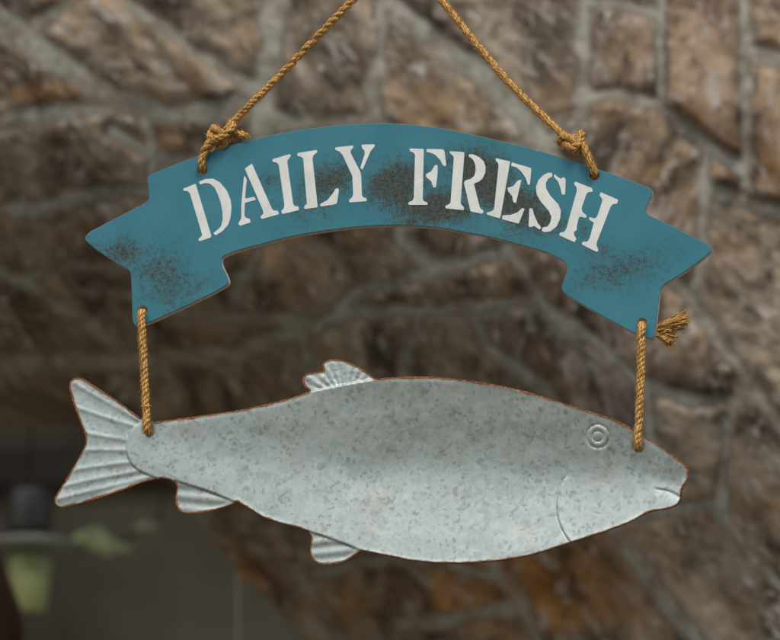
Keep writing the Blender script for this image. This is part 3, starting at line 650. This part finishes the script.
def rope_mesh(path, rad, pitch=16.5, fuzz=1.0, phase=0., tight=None):
    """three twisted strands along a path, with stray fibres; radius, pitch in photo px"""
    P = catmull(path, 10); L = np.concatenate([[0], np.cumsum(np.linalg.norm(np.diff(P, axis=0), axis=1))])
    m = max(8, int(L[-1] / (1.25 * PX))); q = np.linspace(0, L[-1], m); P = np.stack([np.interp(q, L, P[:, k]) for k in range(3)], 1)
    T = np.gradient(P, axis=0); T /= np.linalg.norm(T, axis=1)[:, None] + 1e-12
    U = np.zeros_like(P); u = np.cross(T[0], [.2, .9, .4]); 
    for i in range(m): u = u - T[i] * (u @ T[i]); u /= np.linalg.norm(u); U[i] = u
    Wv = np.cross(T, U); V, F, UV = [], [], []
    rs, ro = rad * PX * .53, rad * PX * .50
    for k in range(3):
        wob = np.cumsum(rng.normal(0, .085, m)); wob -= np.linspace(0, wob[-1], m)
        a = 2 * math.pi * (q / (pitch * PX) + k / 3) + phase + wob
        S = P + (U * np.cos(a)[:, None] + Wv * np.sin(a)[:, None]) * ro
        strand_tube(S, rs * (1 + .10 * np.sin(q / PX * .7 + k * 2) + rng.normal(0, .05, m)), 9, V, F, UV)
    for k in range(int(fuzz * L[-1] / PX * 1.9)):
        i = rng.integers(0, m); a = rng.uniform(0, 2 * math.pi); d = U[i] * math.cos(a) + Wv[i] * math.sin(a)
        t = T[i] * rng.choice([-1, 1]); ln = rng.uniform(2.5, 8) * PX; p0 = P[i] + d * rad * PX * .9
        q0 = [p0, p0 + t * ln * .4 + d * ln * .06, p0 + t * ln * .75 + d * ln * rng.uniform(.1, .3), p0 + t * ln + d * ln * rng.uniform(.15, .5)]
        strand_tube(np.array(q0), rng.uniform(.10, .2) * PX, 3, V, F, UV, False)
    return np.array(V), F, np.array(UV)
def rope_obj(name, V, F, UV, parent): return mesh_obj(name, V, F, JUTE, parent, uv=UV)
def merge(*ms):
    V, F, U = [], [], []; n = 0
    for v, f, u in ms: V.append(v); U.append(u); F += [tuple(i + n for i in t) for t in f]; n += len(v)
    return np.vstack(V), F, np.vstack(U)
def fray(p0, dirs, V, F, UV, n, length, spread, r=.3):
    for k in range(n):
        c = dirs[rng.integers(0, len(dirs))]; d = np.array(c) + rng.normal(0, spread, 3); ln = length * rng.uniform(.65, 1.1)
        a = np.array([np.array(p0) + rng.normal(0, .8, 3), np.array(p0) + d * ln * .35 + rng.normal(0, .7, 3), np.array(p0) + d * ln * .7 + rng.normal(0, .9, 3), np.array(p0) + d * ln + rng.normal(0, 1.2, 3)])
        strand_tube(catmull(px3(a), 4), rng.uniform(.5, 1.3) * r * PX, 4, V, F, UV, True)
def build_ropes():
    RAD = 3.9
    root = empty('hanging_rope', pt(397, -46) + Vector((0, 0, -.15)), 'long twisted jute rope rising from both top holes of the blue banner', 'rope')
    V, F, U = rope_mesh(px3([(226, 131, 1), (243, 112, 0), (285, 68, -4), (345, 4, -7), (388, -40, -8), (397, -47, -8), (406, -41, -8), (440, -2, -7), (500, 72, -4), (548, 121, 0), (566, 138, 1)]), RAD)
    rope_obj('cord', V, F, U, root)
    # left knot: loop through the hole and a chunky overhand knot on the top edge
    k1 = rope_mesh(px3([(203.5, 168, -9), (202.5, 168.5, 0), (203, 164, 5), (206, 153, 6.5), (211, 145, 6), (217, 139, 3), (221, 134, -3), (217, 129, -8), (211, 131, -4), (212, 138, 4), (220, 141, 8), (229, 136, 8), (234, 128, 5), (230, 122, -2)]), RAD * 1.06, 19, 1.4)
    k2 = rope_mesh(px3([(205, 160, -12), (212, 148, -11), (222, 139, -9), (232, 133, -6), (241, 134, -1), (246, 137, 1)]), RAD * 1.05, 19, 1.5, 1.)
    k3 = rope_mesh(px3([(213, 128, 2), (218, 131, 7), (224, 136, 8), (226, 143, 4), (222, 147, -1), (216, 146, -5)]), RAD * .9, 17, 1.3, 2.)
    fv, ff, fu = [], [], []; fray((244, 136, 1), [(.9, .15, .2), (.8, -.3, 0)], fv, ff, fu, 22, 5, .3)
    rope_obj('knot', *merge(k1, k2, k3, (np.array(fv), ff, np.array(fu))), root)
    k1 = rope_mesh(px3([(593.5, 173.5, -9), (594.5, 174, 0), (593, 169, 5), (589, 159, 6.5), (585, 149, 6), (579, 142, 2), (574, 137, -5), (568, 138, -5), (567, 145, 3), (573, 150, 8), (580, 147, 8), (582, 140, 5), (581, 133.5, 1)]), RAD * 1.02, 19, 1.4)
    k2 = rope_mesh(px3([(592, 166, -12), (585, 152, -11), (575, 146, -9), (566, 143, -4), (558.5, 141.5, 1)]), RAD * 1.05, 19, 1.5, 1.)
    k3 = rope_mesh(px3([(562, 136, 2), (568, 139, 7), (574, 143, 8), (578, 149, 4), (574, 152, -3)]), RAD * .95, 17, 1.3, 2.)
    fv, ff, fu = [], [], []; fray((560, 142, 1), [(-.9, .1, .2), (-.7, .5, 0)], fv, ff, fu, 26, 4.5, .3); fray((581, 135, 1), [(0, -1, 0)], fv, ff, fu, 14, 4, .3)
    rope_obj('knot', *merge(k1, k2, k3, (np.array(fv), ff, np.array(fu))), root)
    g = 'short ropes joining banner and fish'
    root = empty('short_rope', pt(148, 434), 'short jute rope joining the banner left tail to the fish tail', 'rope', g)
    V, F, U = rope_mesh(px3([(143, 318, -12), (142.5, 313, -6), (142.6, 313.2, 1.2), (143, 318, 6), (144.5, 345, 6), (146, 380, 5), (147.5, 410, 5), (148.6, 426, 6.5), (148.6, 432, 4), (148.5, 432, -3), (148.5, 428, -8)]), 4.05, 15.5, 1.1)
    rope_obj('cord', V, F, U, root)
    V, F, U = [], [], []; strand_tube(catmull(px3([(143.5 + 4.9 * math.cos(a) + 4.2, 407 + 1.2 * math.sin(a), 5 + 4.9 * math.sin(a)) for a in np.linspace(0, 6.28, 14)]), 3), .45 * PX, 5, V, F, U)
    rope_obj('binding', np.array(V), F, np.array(U), root)
    root = empty('short_rope', pt(638, 448), 'short jute rope with frayed orange end joining the banner right tail to the fish head', 'rope', g)
    V, F, U = rope_mesh(px3([(650, 326, -13), (645, 326, -11), (642, 325, -6), (641.8, 325.7, 1.2), (642, 330, 6), (641.8, 350, 6), (641, 385, 5), (639.5, 420, 5), (638.4, 440, 6.5), (638.2, 447, 4), (638.2, 447, -3), (638, 441, -9)]), 4.05, 14.5, 1.1)
    rope_obj('cord', V, F, U, root)
    V, F, U = [], [], []
    fray((652, 325, -13), [(.95, -.32, 0), (.98, -.18, .15), (.97, -.25, -.1)], V, F, U, 170, 32, .075, 1.1)
    fray((652, 327, -13), [(.9, .05, .1), (.9, .18, 0)], V, F, U, 90, 22, .09, 1.05); fray((652, 329, -13), [(.8, .48, .1), (.85, .38, 0)], V, F, U, 90, 22, .09, 1.05)
    rope_obj('frayed_end', np.array(V), F, np.array(U), root)
build_ropes()
